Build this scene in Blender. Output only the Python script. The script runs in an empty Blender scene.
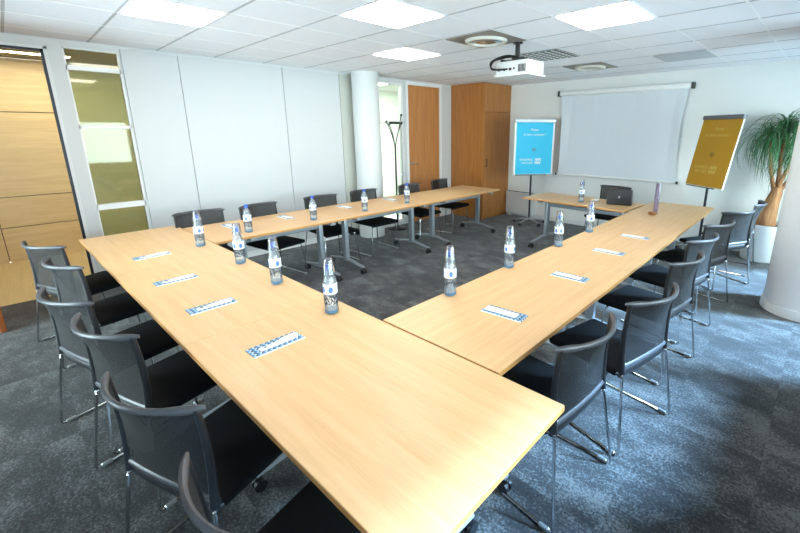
import bpy, bmesh, math, random
from mathutils import Vector, Matrix
random.seed(7)
PI = math.pi
S = bpy.context.scene
COL = S.collection
H = 2.627            # ceiling height
WX, WY = -5.83, 7.197  # left wall and back wall
RX, NY = 1.0, -1.35  # window wall and near wall
TD = math.radians(1.855)  # the tables stand slightly askew in the room
CT, ST = math.cos(TD), math.sin(TD)
def TF(x, y): return (x*CT - y*ST, x*ST + y*CT)

# ------------------------------------------------------------------ materials
def lin(c):
    return tuple(((v/255)/12.92 if v/255 <= .04045 else ((v/255+.055)/1.055)**2.4) for v in c) + (1,)
def mat(name, rgb, rough=.5, metal=0, spec=.5, bump=0, bscale=200, coat=0):
    m = bpy.data.materials.new(name); m.use_nodes = True
    nt = m.node_tree; b = nt.nodes['Principled BSDF']
    b.inputs['Base Color'].default_value = lin(rgb)
    b.inputs['Roughness'].default_value = rough
    b.inputs['Metallic'].default_value = metal
    b.inputs['Specular IOR Level'].default_value = spec
    b.inputs['Coat Weight'].default_value = coat
    tc = nt.nodes.new('ShaderNodeTexCoord')
    n = nt.nodes.new('ShaderNodeTexNoise'); n.inputs['Scale'].default_value = bscale
    nt.links.new(tc.outputs['Object'], n.inputs['Vector'])
    mx = nt.nodes.new('ShaderNodeMixRGB'); mx.blend_type = 'MULTIPLY'; mx.inputs['Fac'].default_value = .08
    mx.inputs['Color1'].default_value = lin(rgb)
    nt.links.new(n.outputs['Fac'], mx.inputs['Color2'])
    nt.links.new(mx.outputs['Color'], b.inputs['Base Color'])
    if bump:
        bp = nt.nodes.new('ShaderNodeBump'); bp.inputs['Strength'].default_value = bump; bp.inputs['Distance'].default_value = .002
        nt.links.new(n.outputs['Fac'], bp.inputs['Height']); nt.links.new(bp.outputs['Normal'], b.inputs['Normal'])
    return m
def wood(name, c1, c2, rough=.35, axis=0, spec=.5, fine=60):
    m = bpy.data.materials.new(name); m.use_nodes = True
    nt = m.node_tree; b = nt.nodes['Principled BSDF']
    tc = nt.nodes.new('ShaderNodeTexCoord'); mp = nt.nodes.new('ShaderNodeMapping')
    sc = [14, 14, 14]; sc[axis] = .9
    mp.inputs['Scale'].default_value = sc
    n = nt.nodes.new('ShaderNodeTexNoise'); n.inputs['Scale'].default_value = 1.6; n.inputs['Detail'].default_value = 6; n.inputs['Roughness'].default_value = .6
    mp2 = nt.nodes.new('ShaderNodeMapping'); sc2 = [fine*2.2]*3; sc2[axis] = 5
    mp2.inputs['Scale'].default_value = sc2
    n2 = nt.nodes.new('ShaderNodeTexNoise'); n2.inputs['Scale'].default_value = 1.5; n2.inputs['Detail'].default_value = 3
    mx = nt.nodes.new('ShaderNodeMath'); mx.operation = 'ADD'
    ml = nt.nodes.new('ShaderNodeMath'); ml.operation = 'MULTIPLY'; ml.inputs[1].default_value = .5
    rp = nt.nodes.new('ShaderNodeValToRGB')
    rp.color_ramp.elements[0].position = .5; rp.color_ramp.elements[0].color = lin(c1)
    rp.color_ramp.elements[1].position = .95; rp.color_ramp.elements[1].color = lin(c2)
    L = nt.links.new
    L(tc.outputs['Object'], mp.inputs['Vector']); L(mp.outputs['Vector'], n.inputs['Vector'])
    L(tc.outputs['Object'], mp2.inputs['Vector']); L(mp2.outputs['Vector'], n2.inputs['Vector'])
    L(n.outputs['Fac'], mx.inputs[0]); L(n2.outputs['Fac'], ml.inputs[0]); L(ml.outputs[0], mx.inputs[1])
    L(mx.outputs[0], rp.inputs['Fac']); L(rp.outputs['Color'], b.inputs['Base Color'])
    b.inputs['Roughness'].default_value = rough; b.inputs['Specular IOR Level'].default_value = spec
    return m
def emit(name, rgb, s):
    m = bpy.data.materials.new(name); m.use_nodes = True
    nt = m.node_tree; nt.nodes.clear()
    o = nt.nodes.new('ShaderNodeOutputMaterial'); e = nt.nodes.new('ShaderNodeEmission')
    e.inputs['Color'].default_value = lin(rgb); e.inputs['Strength'].default_value = s
    nt.links.new(e.outputs[0], o.inputs[0]); return m
def clear(name, tint, gloss=.1, diff=0, dcol=(255, 255, 255), rough=.03):
    """thin clear material: tinted see-through, a little gloss and haze"""
    m = bpy.data.materials.new(name); m.use_nodes = True
    nt = m.node_tree; nt.nodes.clear(); N = nt.nodes.new; L = nt.links.new
    o = N('ShaderNodeOutputMaterial'); t = N('ShaderNodeBsdfTransparent'); t.inputs['Color'].default_value = lin(tint)
    g = N('ShaderNodeBsdfGlossy'); g.inputs['Roughness'].default_value = rough
    f = N('ShaderNodeFresnel'); f.inputs['IOR'].default_value = 1.45
    ad = N('ShaderNodeMath'); ad.operation = 'MULTIPLY_ADD'; ad.inputs[1].default_value = 1.0; ad.inputs[2].default_value = gloss; ad.use_clamp = True
    mx = N('ShaderNodeMixShader'); L(f.outputs[0], ad.inputs[0]); L(ad.outputs[0], mx.inputs[0])
    if diff:
        d = N('ShaderNodeBsdfDiffuse'); d.inputs['Color'].default_value = lin(dcol)
        m2 = N('ShaderNodeMixShader'); m2.inputs[0].default_value = diff
        L(t.outputs[0], m2.inputs[1]); L(d.outputs[0], m2.inputs[2]); L(m2.outputs[0], mx.inputs[1])
    else: L(t.outputs[0], mx.inputs[1])
    L(g.outputs[0], mx.inputs[2]); L(mx.outputs[0], o.inputs[0]); return m

def carpet_mat():
    m = bpy.data.materials.new('carpet'); m.use_nodes = True
    nt = m.node_tree; b = nt.nodes['Principled BSDF']; N = nt.nodes.new; L = nt.links.new
    tc = N('ShaderNodeTexCoord')
    # per-tile tone: carpet tiles half a metre wide
    sc = N('ShaderNodeVectorMath'); sc.operation = 'SCALE'; sc.inputs['Scale'].default_value = 2
    fl = N('ShaderNodeVectorMath'); fl.operation = 'FLOOR'
    wn = N('ShaderNodeTexWhiteNoise'); wn.noise_dimensions = '3D'
    L(tc.outputs['Object'], sc.inputs[0]); L(sc.outputs[0], fl.inputs[0]); L(fl.outputs[0], wn.inputs['Vector'])
    mp = N('ShaderNodeMapping'); mp.inputs['Scale'].default_value = (1.9, 3.0, 1); mp.inputs['Rotation'].default_value = (0, 0, .5)
    off = N('ShaderNodeVectorMath'); off.operation = 'ADD'
    s2 = N('ShaderNodeVectorMath'); s2.operation = 'SCALE'; s2.inputs['Scale'].default_value = .5
    L(wn.outputs['Color'], s2.inputs[0]); L(tc.outputs['Object'], off.inputs[0]); L(s2.outputs[0], off.inputs[1])
    L(off.outputs[0], mp.inputs['Vector'])
    n1 = N('ShaderNodeTexNoise'); n1.inputs['Scale'].default_value = 1.7; n1.inputs['Detail'].default_value = 8; n1.inputs['Roughness'].default_value = .68
    L(mp.outputs[0], n1.inputs['Vector'])
    n2 = N('ShaderNodeTexNoise'); n2.inputs['Scale'].default_value = 75; n2.inputs['Detail'].default_value = 3; n2.inputs['Roughness'].default_value = .7
    L(tc.outputs['Object'], n2.inputs['Vector'])
    a = N('ShaderNodeMath'); a.operation = 'MULTIPLY_ADD'; a.inputs[1].default_value = 1.0
    L(n2.outputs['Fac'], a.inputs[0]); L(n1.outputs['Fac'], a.inputs[2])
    a2 = N('ShaderNodeMath'); a2.operation = 'MULTIPLY_ADD'; a2.inputs[1].default_value = .07
    L(wn.outputs['Value'], a2.inputs[0]); L(a.outputs[0], a2.inputs[2])
    rp = N('ShaderNodeValToRGB'); cr = rp.color_ramp
    cr.elements[0].position = .72; cr.elements[0].color = lin((40, 41, 44))
    cr.elements[1].position = 1.22 if False else 1.0; cr.elements[1].color = lin((100, 102, 104))
    e = cr.elements.new(.86); e.color = lin((60, 62, 65))
    sb = N('ShaderNodeMath'); sb.operation = 'ADD'; sb.inputs[1].default_value = -.19
    L(a2.outputs[0], sb.inputs[0]); L(sb.outputs[0], rp.inputs['Fac'])
    L(rp.outputs[0], b.inputs['Base Color'])
    b.inputs['Roughness'].default_value = .8
    b.inputs['Specular IOR Level'].default_value = .25
    b.inputs['Sheen Weight'].default_value = .25; b.inputs['Sheen Roughness'].default_value = .4
    bp = N('ShaderNodeBump'); bp.inputs['Strength'].default_value = .35; bp.inputs['Distance'].default_value = .004
    L(n2.outputs['Fac'], bp.inputs['Height']); L(bp.outputs[0], b.inputs['Normal'])
    return m

def chevron_mat():
    """leaflet cover: white paper with zigzag bands in two blues"""
    m = bpy.data.materials.new('chevron_print'); m.use_nodes = True
    nt = m.node_tree; b = nt.nodes['Principled BSDF']; N = nt.nodes.new; L = nt.links.new
    tc = N('ShaderNodeTexCoord'); sp = N('ShaderNodeSeparateXYZ'); L(tc.outputs['Object'], sp.inputs[0])
    def M(op, a, bb=None, c=None):
        n = N('ShaderNodeMath'); n.operation = op
        for i, v in enumerate((a, bb, c)):
            if v is None: continue
            if isinstance(v, (int, float)): n.inputs[i].default_value = v
            else: L(v, n.inputs[i])
        return n.outputs[0]
    zig = M('PINGPONG', sp.outputs['Y'], .013)
    ph = M('MULTIPLY', M('ADD', sp.outputs['X'], zig), 1/.026)
    fr = M('FRACT', ph)
    rp = N('ShaderNodeValToRGB'); cr = rp.color_ramp; cr.interpolation = 'CONSTANT'
    cr.elements[0].position = 0; cr.elements[0].color = lin((22, 66, 104))
    cr.elements[1].position = .4; cr.elements[1].color = lin((62, 128, 176))
    e = cr.elements.new(.75); e.color = lin((184, 208, 224))
    L(fr, rp.inputs['Fac']); L(rp.outputs[0], b.inputs['Base Color']); b.inputs['Roughness'].default_value = .4
    return m

def print_mat():
    """bottle print: dark marks on the clear plastic, as rows of uneven strokes"""
    m = bpy.data.materials.new('bottle_print'); m.use_nodes = True
    nt = m.node_tree; nt.nodes.clear(); N = nt.nodes.new; L = nt.links.new
    o = N('ShaderNodeOutputMaterial'); tc = N('ShaderNodeTexCoord')
    mp = N('ShaderNodeMapping'); mp.inputs['Scale'].default_value = (90, 90, 45); L(tc.outputs['Object'], mp.inputs[0])
    n = N('ShaderNodeTexNoise'); n.inputs['Scale'].default_value = 1.2; n.inputs['Detail'].default_value = 1; L(mp.outputs[0], n.inputs['Vector'])
    g = N('ShaderNodeMath'); g.operation = 'GREATER_THAN'; g.inputs[1].default_value = .49; L(n.outputs['Fac'], g.inputs[0])
    mu = N('ShaderNodeMath'); mu.operation = 'MULTIPLY'; mu.inputs[1].default_value = .55; L(g.outputs[0], mu.inputs[0])
    t = N('ShaderNodeBsdfTransparent'); d = N('ShaderNodeBsdfDiffuse'); d.inputs['Color'].default_value = lin((52, 60, 84))
    mx = N('ShaderNodeMixShader'); L(mu.outputs[0], mx.inputs[0]); L(t.outputs[0], mx.inputs[1]); L(d.outputs[0], mx.inputs[2])
    L(mx.outputs[0], o.inputs[0]); return m

def mesh_fabric():
    m = bpy.data.materials.new('chair_mesh'); m.use_nodes = True
    nt = m.node_tree; b = nt.nodes['Principled BSDF']; N = nt.nodes.new; L = nt.links.new
    b.inputs['Base Color'].default_value = lin((17, 17, 20)); b.inputs['Roughness'].default_value = .55
    b.inputs['Sheen Weight'].default_value = .05
    o = nt.nodes['Material Output']; t = N('ShaderNodeBsdfTransparent')
    mx = N('ShaderNodeMixShader'); mx.inputs[0].default_value = .28; L(b.outputs[0], mx.inputs[1]); L(t.outputs[0], mx.inputs[2]); L(mx.outputs[0], o.inputs[0])
    return m

M = dict(
    carpet=carpet_mat(),
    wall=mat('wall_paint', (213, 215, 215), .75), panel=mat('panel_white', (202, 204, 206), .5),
    back=mat('back_wall_paint', (236, 237, 235), .75),  # wall paint lightened: extra light at the far end put into the colour
    tile=mat('ceiling_tile', (242, 242, 247), .9, bump=.2, bscale=120), tbar=mat('ceiling_bar', (244, 244, 247), .5), tbar2=mat('ceiling_bar_grey', (184, 185, 190), .5),  # grey copy of the bar material carries shade in its colour
    white=mat('white_lacquer', (238, 238, 238), .4), offw=mat('offwhite_plastic', (225, 226, 226), .45),
    table=wood('beech_laminate', (202, 161, 114), (216, 178, 132), .42, 0),
    edge=wood('beech_edge', (176, 122, 66), (206, 152, 92), .4, 0),
    cab=wood('cabinet_veneer', (156, 98, 44), (182, 120, 60), .4, 2),
    door=wood('door_veneer', (172, 110, 58), (196, 134, 78), .45, 2),
    leaf=wood('door_leaf_veneer', (150, 78, 34), (184, 106, 52), .4, 2),
    hall=wood('corridor_panelling', (204, 176, 134), (222, 198, 156), .4, 1),
    halltile=wood('corridor_floor', (190, 166, 120), (208, 184, 136), .3, 0),
    olive=mat('olive_wall', (176, 178, 146), .8), dark=mat('dark_metal', (32, 34, 46), .4, .3),
    steel=mat('silver_paint', (152, 160, 168), .35, .35), chrome=mat('chrome', (205, 208, 212), .12, 1),
    black=mat('black_plastic', (24, 24, 27), .4), seat=mat('black_seat_fabric', (15, 15, 18), .9, spec=.2, bump=.4, bscale=400),
    frame=mat('charcoal_plastic', (26, 27, 31), .42), rail=mat('grey_plastic', (66, 67, 73), .36),
    cmesh=mesh_fabric(),
    pane=clear('clear_glass', (238, 245, 240), .02), pane_g=clear('green_glass', (238, 245, 240), .02),
    pane_o=clear('tinted_glass', (236, 238, 224), .0),
    bottle=clear('bottle_plastic', (228, 238, 247), .04, .22, (235, 244, 252)), cup=clear('clear_cup', (240, 244, 250), .03, .05, (240, 244, 250)),
    lav=clear('lavender_cup', (214, 206, 224), .08, .35, (176, 164, 196)),
    label=mat('white_label', (236, 242, 248), .4), blue=mat('blue_plastic', (30, 84, 196), .35), lblue=mat('label_blue', (84, 128, 212), .4),
    lightblue=clear('blue_base', (110, 176, 226), .06, .25, (120, 190, 235)), bprint=print_mat(),
    chev=chevron_mat(), paper=mat('white_paper', (246, 247, 250), .6), pen=mat('white_pen', (250, 250, 250), .3), penclip=mat('pen_grey', (120, 124, 132), .3),
    lamp=emit('lamp_diffuser', (255, 246, 236), 11.0), hlamp=emit('corridor_lamp', (255, 245, 212), 24.0), clamp_=emit('corridor_lamp_white', (255, 252, 240), 24.0), rlamp=emit('side_room_lamp', (246, 255, 246), 90.0),  # white corridor and side room emitters are added fill light
    ring=mat('lamp_ring', (206, 202, 190), .3), bowl=mat('lamp_glass_bowl', (176, 172, 164), .12, .6), plate=mat('beige_grey_plate', (140, 130, 120), .5), grey=mat('grey_grille', (200, 206, 212), .5),
    hole=mat('dark_hole', (30, 31, 35), .8),
    screen=mat('screen_fabric', (222, 228, 235), .7), blueposter=mat('blue_poster', (44, 194, 236), .55), yellow=mat('mustard_poster', (186, 138, 8), .55),
    ink=mat('white_print', (232, 240, 244), .6), ink2=mat('faded_print', (206, 176, 84), .6), greyink=mat('grey_emblem', (112, 120, 128), .6), brownink=mat('brown_emblem', (110, 82, 24), .6),
    alu=mat('aluminium', (170, 174, 180), .3, .6), clamp=mat('grey_clamp_bar', (104, 106, 112), .4, .2),
    pot=mat('white_pot', (226, 228, 230), .5), soil=mat('soil', (54, 40, 28), .95, bump=1, bscale=60), bark=wood('bark', (112, 74, 46), (190, 140, 98), .85, 2, .3, 20),
    leafg=mat('leaf_green', (58, 110, 64), .35), leaf2=mat('leaf_bright', (88, 160, 40), .45),
    leather=mat('black_leather', (26, 27, 31), .45, bump=.4, bscale=300), brown=mat('brown_glaze', (140, 88, 48), .35),
    concrete=mat('outside_ground', (150, 152, 150), .9), wire=mat('black_cable', (18, 18, 20), .5),
    radiator=mat('radiator_enamel', (214, 216, 216), .45),
)

# ------------------------------------------------------------------ mesh helpers
def box(bm, x0, x1, y0, y1, z0, z1, bev=0, seg=1, mtx=None):
    m = Matrix.Translation(((x0+x1)/2, (y0+y1)/2, (z0+z1)/2)) @ Matrix.Diagonal((abs(x1-x0), abs(y1-y0), abs(z1-z0), 1))
    if mtx is not None: m = mtx @ m
    r = bmesh.ops.create_cube(bm, size=1, matrix=m)
    if bev:
        es = list({e for v in r['verts'] for e in v.link_edges})
        bmesh.ops.bevel(bm, geom=es, offset=bev, segments=seg, affect='EDGES', profile=.5)
    return bm
def cyl(bm, c, r, h, axis='Z', r2=None, seg=24, caps=True):
    m = Matrix.Translation(c)
    if axis == 'X': m = m @ Matrix.Rotation(PI/2, 4, 'Y')
    if axis == 'Y': m = m @ Matrix.Rotation(PI/2, 4, 'X')
    bmesh.ops.create_cone(bm, cap_ends=caps, segments=seg, radius1=r, radius2=r if r2 is None else r2, depth=h, matrix=m)
    return bm
def lathe(bm, prof, seg=24, c=(0, 0, 0), close=False):
    rings = []
    for r, z in prof:
        if r < 1e-6: rings.append([bm.verts.new((c[0], c[1], c[2]+z))])
        else: rings.append([bm.verts.new((c[0]+r*math.cos(2*PI*k/seg), c[1]+r*math.sin(2*PI*k/seg), c[2]+z)) for k in range(seg)])
    for a, b in zip(rings, rings[1:]):
        for k in range(seg):
            j = (k+1) % seg
            if len(a) == 1 and len(b) == 1: continue
            if len(a) == 1: bm.faces.new((a[0], b[j], b[k]))
            elif len(b) == 1: bm.faces.new((a[k], a[j], b[0]))
            else: bm.faces.new((a[k], a[j], b[j], b[k]))
    return bm
def sweep(bm, pts, rx, rz=None, seg=8, up=(0, 0, 1), taper=None, cap=True):
    """tube of elliptic section along pts"""
    rz = rx if rz is None else rz
    pts = [Vector(p) for p in pts]; rings = []; n = len(pts); up = Vector(up)
    for i, p in enumerate(pts):
        d = (pts[min(i+1, n-1)] - pts[max(i-1, 0)]).normalized()
        u = up if abs(d.dot(up)) < .97 else Vector((1, 0, 0))
        sx = d.cross(u).normalized(); sz = sx.cross(d).normalized()
        t = taper[i] if taper else 1
        rings.append([bm.verts.new(p + sx*rx*t*math.cos(2*PI*k/seg) + sz*rz*t*math.sin(2*PI*k/seg)) for k in range(seg)])
    for a, b in zip(rings, rings[1:]):
        for k in range(seg):
            j = (k+1) % seg; bm.faces.new((a[k], a[j], b[j], b[k]))
    if cap:
        bm.faces.new(rings[0][::-1]); bm.faces.new(rings[-1])
    return bm
def roundpath(pts, r=.03, k=4):
    pts = [Vector(p) for p in pts]; out = [pts[0]]
    for i in range(1, len(pts)-1):
        a = (pts[i-1]-pts[i]); b = (pts[i+1]-pts[i]); ra = min(r, a.length*.45, b.length*.45)
        p0 = pts[i]+a.normalized()*ra; p1 = pts[i]+b.normalized()*ra
        for j in range(k+1):
            t = j/k; out.append((1-t)**2*p0 + 2*t*(1-t)*pts[i] + t*t*p1)
    out.append(pts[-1]); return out
def solid_grid(bm, f, nu, nv, th):
    """f(u,v)->(point, normal); closed sheet of thickness th"""
    A = []; B = []
    for i in range(nu+1):
        ra = []; rb = []
        for j in range(nv+1):
            p, n = f(i/nu, j/nv); p = Vector(p); n = Vector(n).normalized()
            ra.append(bm.verts.new(p+n*th/2)); rb.append(bm.verts.new(p-n*th/2))
        A.append(ra); B.append(rb)
    for i in range(nu):
        for j in range(nv):
            bm.faces.new((A[i][j], A[i+1][j], A[i+1][j+1], A[i][j+1]))
            bm.faces.new((B[i][j], B[i][j+1], B[i+1][j+1], B[i+1][j]))
    for i in range(nu):
        bm.faces.new((A[i][0], B[i][0], B[i+1][0], A[i+1][0])); bm.faces.new((A[i][nv], A[i+1][nv], B[i+1][nv], B[i][nv]))
    for j in range(nv):
        bm.faces.new((A[0][j], A[0][j+1], B[0][j+1], B[0][j])); bm.faces.new((A[nu][j], B[nu][j], B[nu][j+1], A[nu][j+1]))
    return bm
def NB(): return bmesh.new()
def obj(name, bm, m, parent=None, smooth=False, loc=None, rotz=0):
    bmesh.ops.recalc_face_normals(bm, faces=bm.faces[:])
    me = bpy.data.meshes.new(name); bm.to_mesh(me); bm.free()
    if m is not None: me.materials.append(M[m] if isinstance(m, str) else m)
    if smooth:
        for p in me.polygons: p.use_smooth = True
        try: me.set_sharp_from_angle(angle=math.radians(38))
        except Exception: pass
    o = bpy.data.objects.new(name, me); COL.objects.link(o)
    if parent is not None: o.parent = parent
    if loc is not None: o.location = loc
    o.rotation_euler[2] = rotz
    return o
def tag(o, label, cat, group=None, kind=None):
    o['label'] = label; o['category'] = cat
    if group: o['group'] = group
    if kind: o['kind'] = kind
    return o
def thing(name, label, cat, loc=(0, 0, 0), rotz=0, group=None):
    o = bpy.data.objects.new(name, None); COL.objects.link(o); o.empty_display_size = .1
    o.location = loc; o.rotation_euler = (0, 0, rotz)
    return tag(o, label, cat, group)
def struct(name, bm, m, parent=None, smooth=False):
    o = obj(name, bm, m, parent, smooth)
    if parent is None: o['kind'] = 'structure'
    return o
def dup(root, label, loc, rotz, group=None):
    r = root.copy(); COL.objects.link(r); r.location = loc; r.rotation_euler = (0, 0, rotz); r['label'] = label
    if group: r['group'] = group
    for ch in list(root.children):
        c = ch.copy(); COL.objects.link(c); c.parent = r
        for g in list(ch.children):
            d = g.copy(); COL.objects.link(d); d.parent = c
    return r
def text(name, s, size, m, parent, loc, rot, bold=0, align='CENTER'):
    cu = bpy.data.curves.new(name, 'FONT'); cu.body = s; cu.size = size; cu.extrude = .0006; cu.align_x = align; cu.offset = bold
    t = bpy.data.objects.new(name, cu); COL.objects.link(t)
    dg = bpy.context.evaluated_depsgraph_get(); dg.update()
    me = bpy.data.meshes.new_from_object(t.evaluated_get(dg)); bpy.data.objects.remove(t)
    me.materials.clear(); me.materials.append(M[m])
    o = bpy.data.objects.new(name, me); COL.objects.link(o); o.parent = parent; o.location = loc; o.rotation_euler = rot
    return o

# ------------------------------------------------------------------ the room shell
struct('floor', box(NB(), WX-.12, RX+.12, NY-.12, WY+.12, -.1, 0), 'carpet')
struct('ceiling', box(NB(), WX-.12, RX+.12, NY-.12, WY+.12, H, H+.1), 'tile')
OX, OY, TS = -4.2257, .7728, .6
bm = NB()
for j in range(-4, 12):
    y = OY+j*TS
    if NY < y < WY: box(bm, WX+.002, RX-.002, y-.010, y+.010, H-.002, H+.002)
struct('trim_1', bm, 'tbar2')  # same bars as the other set, their shade painted in as grey
bm = NB()
for i in range(-3, 10):
    x = OX+i*TS
    if WX < x < RX: box(bm, x-.009, x+.009, NY+.002, WY-.002, H-.0022, H+.002)
struct('trim_2', bm, 'tbar')

# left wall with doorway, glazed strip, side window and a wooden door
D0, D1, DH = -.5, .42, 2.515
G0, G1, GH = .565, 1.012, 2.56
V0, V1 = 4.485, 5.04
P0, P1, PH = 5.155, 5.98, 2.55
bm = NB(); xa, xb = WX-.12, WX
for y0, y1, z0, z1 in [(NY-.12, D0, 0, H), (D0, D1, DH, H), (D1, G0, 0, H), (G0, G1, 0, .06), (G0, G1, GH, H), (G1, V0, 0, H),
                       (V0, V1, GH, H), (V0, V1, 0, .06), (V1, P0, 0, H), (P0, P1, PH, H), (P1, WY+.12, 0, H)]:
    box(bm, xa, xb, y0, y1, z0, z1)
struct('wall_left', bm, 'wall')
bm = NB()
for y0, y1 in [(1.03, 1.5615), (1.5685, 2.8205), (2.8275, 3.72)]: box(bm, WX, WX+.022, y0, y1, .09, 2.595, .002)
struct('trim_3', bm, 'panel')                                  # the three tall white wall panels
struct('trim_4', box(NB(), WX, WX+.012, 3.74, 3.98, 0, 2.60), mat('greige_strip', (196, 198, 190), .7))
bm = NB(); box(bm, WX, WX+.012, 1.10, 4.45, 0, .085); box(bm, WX, WX+.012, P1+.06, 6.32, 0, .085)
struct('baseboard_left', bm, 'offw')
# wall back, near, right
struct('wall_back', box(NB(), WX-.12, RX+.12, WY, WY+.12, 0, H), 'back')
struct('baseboard_back', box(NB(), -4.96, RX, WY-.012, WY, 0, .08), 'offw')
bm = NB(); SILL, WT = .95, 1.98
def win_z(hor, a): return (.25, 2.2) if hor else ((.95, 1.98) if a < 3.9 else (.45, 2.15))
def wall_with_windows(bm, horizontal, c0, c1, lo, hi, wins):
    def bx(a, b, z0, z1):
        if horizontal: box(bm, a, b, c0, c1, z0, z1)
        else: box(bm, c0, c1, a, b, z0, z1)
    cur = lo
    for a, b in wins:
        sl_, wt_ = win_z(horizontal, a)
        bx(cur, a, 0, H); bx(a, b, 0, sl_); bx(a, b, wt_, H); cur = b
    bx(cur, hi, 0, H)
wins_r = [(-1.0, .5), (.65, 2.15), (2.3, 3.8), (3.95, 5.45), (5.6, 7.05)]
wall_with_windows(bm, False, RX, RX+.12, NY-.12, WY+.12, wins_r); struct('wall_right', bm, 'wall')
wins_n = [(-5.4, -4.0), (-3.8, -2.4)]
SN, WN = .25, 2.2
bm = NB(); wall_with_windows(bm, True, NY-.12, NY, WX-.12, RX+.12, wins_n); struct('wall_near', bm, 'wall')
wn = 3
for wins, hor in ((wins_r, False), (wins_n, True)):
    for a, b in wins:
        bm = NB(); pn = NB(); SILL, WT = win_z(hor, a)
        def q(u0, u1, z0, z1, d0, d1, t=bm):
            if hor: box(t, u0, u1, NY-d1, NY-d0, z0, z1)
            else: box(t, RX+d0, RX+d1, u0, u1, z0, z1)
        q(a, b, SILL, SILL+.05, .03, .08); q(a, b, WT-.05, WT, .03, .08); q(a, a+.05, SILL+.05, WT-.05, .03, .08); q(b-.05, b, SILL+.05, WT-.05, .03, .08)
        f = struct('window_%d' % wn, bm, 'white'); wn += 1
        q(a+.05, b-.05, SILL+.05, WT-.05, .05, .056, pn); obj('pane', pn, 'pane', f)

# doorway frame, open leaf
bm = NB()
box(bm, WX-.02, WX+.012, D1-.022, D1+.002, 0, DH+.002); box(bm, WX-.02, WX+.012, D0-.002, D0+.022, 0, DH+.002); box(bm, WX-.02, WX+.012, D0, D1, DH-.022, DH+.002)
struct('trim_5', bm, 'dark')
bm = NB()
for y0, y1 in ((D1+.004, D1+.03), (D0-.03, D0-.004)): box(bm, WX, WX+.008, y0, y1, 0, DH+.03)
box(bm, WX, WX+.008, D0-.03, D1+.03, DH+.004, DH+.03)
struct('trim_6', bm, 'offw')
ang = math.atan2(-.285+.5, -5.11+5.80)
o = struct('door_1', box(NB(), 0, .725, -.02, .02, .008, 2.5, .003), 'leaf'); o.location = (-5.80, -.52, 0); o.rotation_euler[2] = ang
o['label'] = 'open red-brown wooden door leaf at the left edge'
h = NB()
for s in (-1, 1):
    sweep(h, roundpath([(.66, s*.02, 1.04), (.66, s*.06, 1.04), (.55, s*.06, 1.04)], .02), .009)
obj('door_handle', h, 'chrome', o, True)

# glazed strip beside the doorway
bm = NB(); x0, x1 = WX-.07, WX+.004
for y0, y1, z0, z1 in [(G0, G0+.012, .06, GH), (G1-.012, G1, .06, GH), (G0, G1, 2.345, 2.39), (G0, G1, 1.765, 1.795), (G0, G1, .89, .95), (G0, G1, .06, .09), (G0, G1, GH-.012, GH)]:
    box(bm, x0, x1, y0, y1, z0, z1)
f = struct('window_1', bm, 'white')
for z0, z1 in ((.09, .89), (.95, 1.765), (1.795, 2.345), (2.39, GH-.012)):
    obj('pane', box(NB(), WX-.036, WX-.03, G0+.012, G1-.012, z0, z1), 'pane_o', f)
# tall pale green window by the coat stand
bm = NB()
for y0, y1, z0, z1 in [(V0, V0+.03, .06, GH), (V1-.04, V1, .06, GH), (V0, V1, GH-.03, GH), (V0, V1, 1.86, 1.89), (V0, V1, .93, .955), (V0, V1, .06, .1)]:
    box(bm, x0, x1, y0, y1, z0, z1)
f = struct('window_2', bm, 'white')
for z0, z1 in ((.1, .93), (.955, 1.86), (1.89, GH-.03)):
    obj('pane', box(NB(), WX-.036, WX-.03, V0+.03, V1-.04, z0, z1), 'pane_g', f)
# wooden door and its frame
d = struct('door_2', box(NB(), WX-.06, WX-.006, P0+.002, P1-.002, .006, PH-.002), 'door')
bm = NB(); cyl(bm, (WX, P0+.07, 1.14), .026, .012, 'X'); sweep(bm, roundpath([(WX, P0+.07, 1.14), (WX+.055, P0+.07, 1.14), (WX+.055, P0+.2, 1.135)], .02), .009)
obj('door_handle', bm, 'chrome', d, True)
bm = NB(); box(bm, WX, WX+.018, P0-.055, P0, 0, PH+.055); box(bm, WX, WX+.018, P1, P1+.055, 0, PH+.055); box(bm, WX, WX+.018, P0, P1, PH, PH+.055)
struct('trim_7', bm, 'white')
# round columns
bm = NB(); cyl(bm, (-5.585, 4.06, H/2), .213, H, seg=48); struct('trim_8', bm, 'wall', smooth=True)
bm = NB(); cyl(bm, (.045, 5.13, H/2), .33, H, seg=64); struct('trim_9', bm, 'white', smooth=True)
bm = NB(); lathe(bm, [(.331, 0), (.347, 0), (.347, .085), (.342, .095), (.331, .095)], 64, (.045, 5.13, 0)); struct('baseboard_column', bm, 'white', smooth=True)

# corridor and the rooms beyond the left wall
HX = -7.95
struct('floor_corridor', box(NB(), HX, WX-.12, NY-.12, 3.6, -.1, -.002), 'halltile')
struct('ceiling_corridor', box(NB(), HX, WX-.12, NY-.12, 3.6, H+.03, H+.1), mat('corridor_ceiling', (150, 142, 118), .8))
bm = NB(); zs = [0, .47, .88, 1.98, H+.03]
ys = [NY-.12, -.24, .62]
for z0, z1 in zip(zs, zs[1:]):
    for y0, y1 in zip(ys, ys[1:]):
        box(bm, HX-.04, HX, y0+.004, y1-.004, z0+(.005 if z0 else -.01), z1-.005, .003)
w = struct('wall_corridor', bm, 'hall')
struct('wall_corridor_backing', box(NB(), HX-.08, HX-.035, NY-.12, 3.6, 0, H+.1), 'dark')
struct('wall_corridor_side', box(NB(), HX-.03, HX+.02, .63, 3.6, 0, H+.03), 'olive')
struct('wall_corridor_near', box(NB(), HX, WX-.12, NY-.2, NY-.12, 0, H+.1), 'olive')
struct('wall_corridor_end', box(NB(), HX-.08, WX-.12, 3.6, 3.7, 0, H+.1), 'wall')
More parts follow.
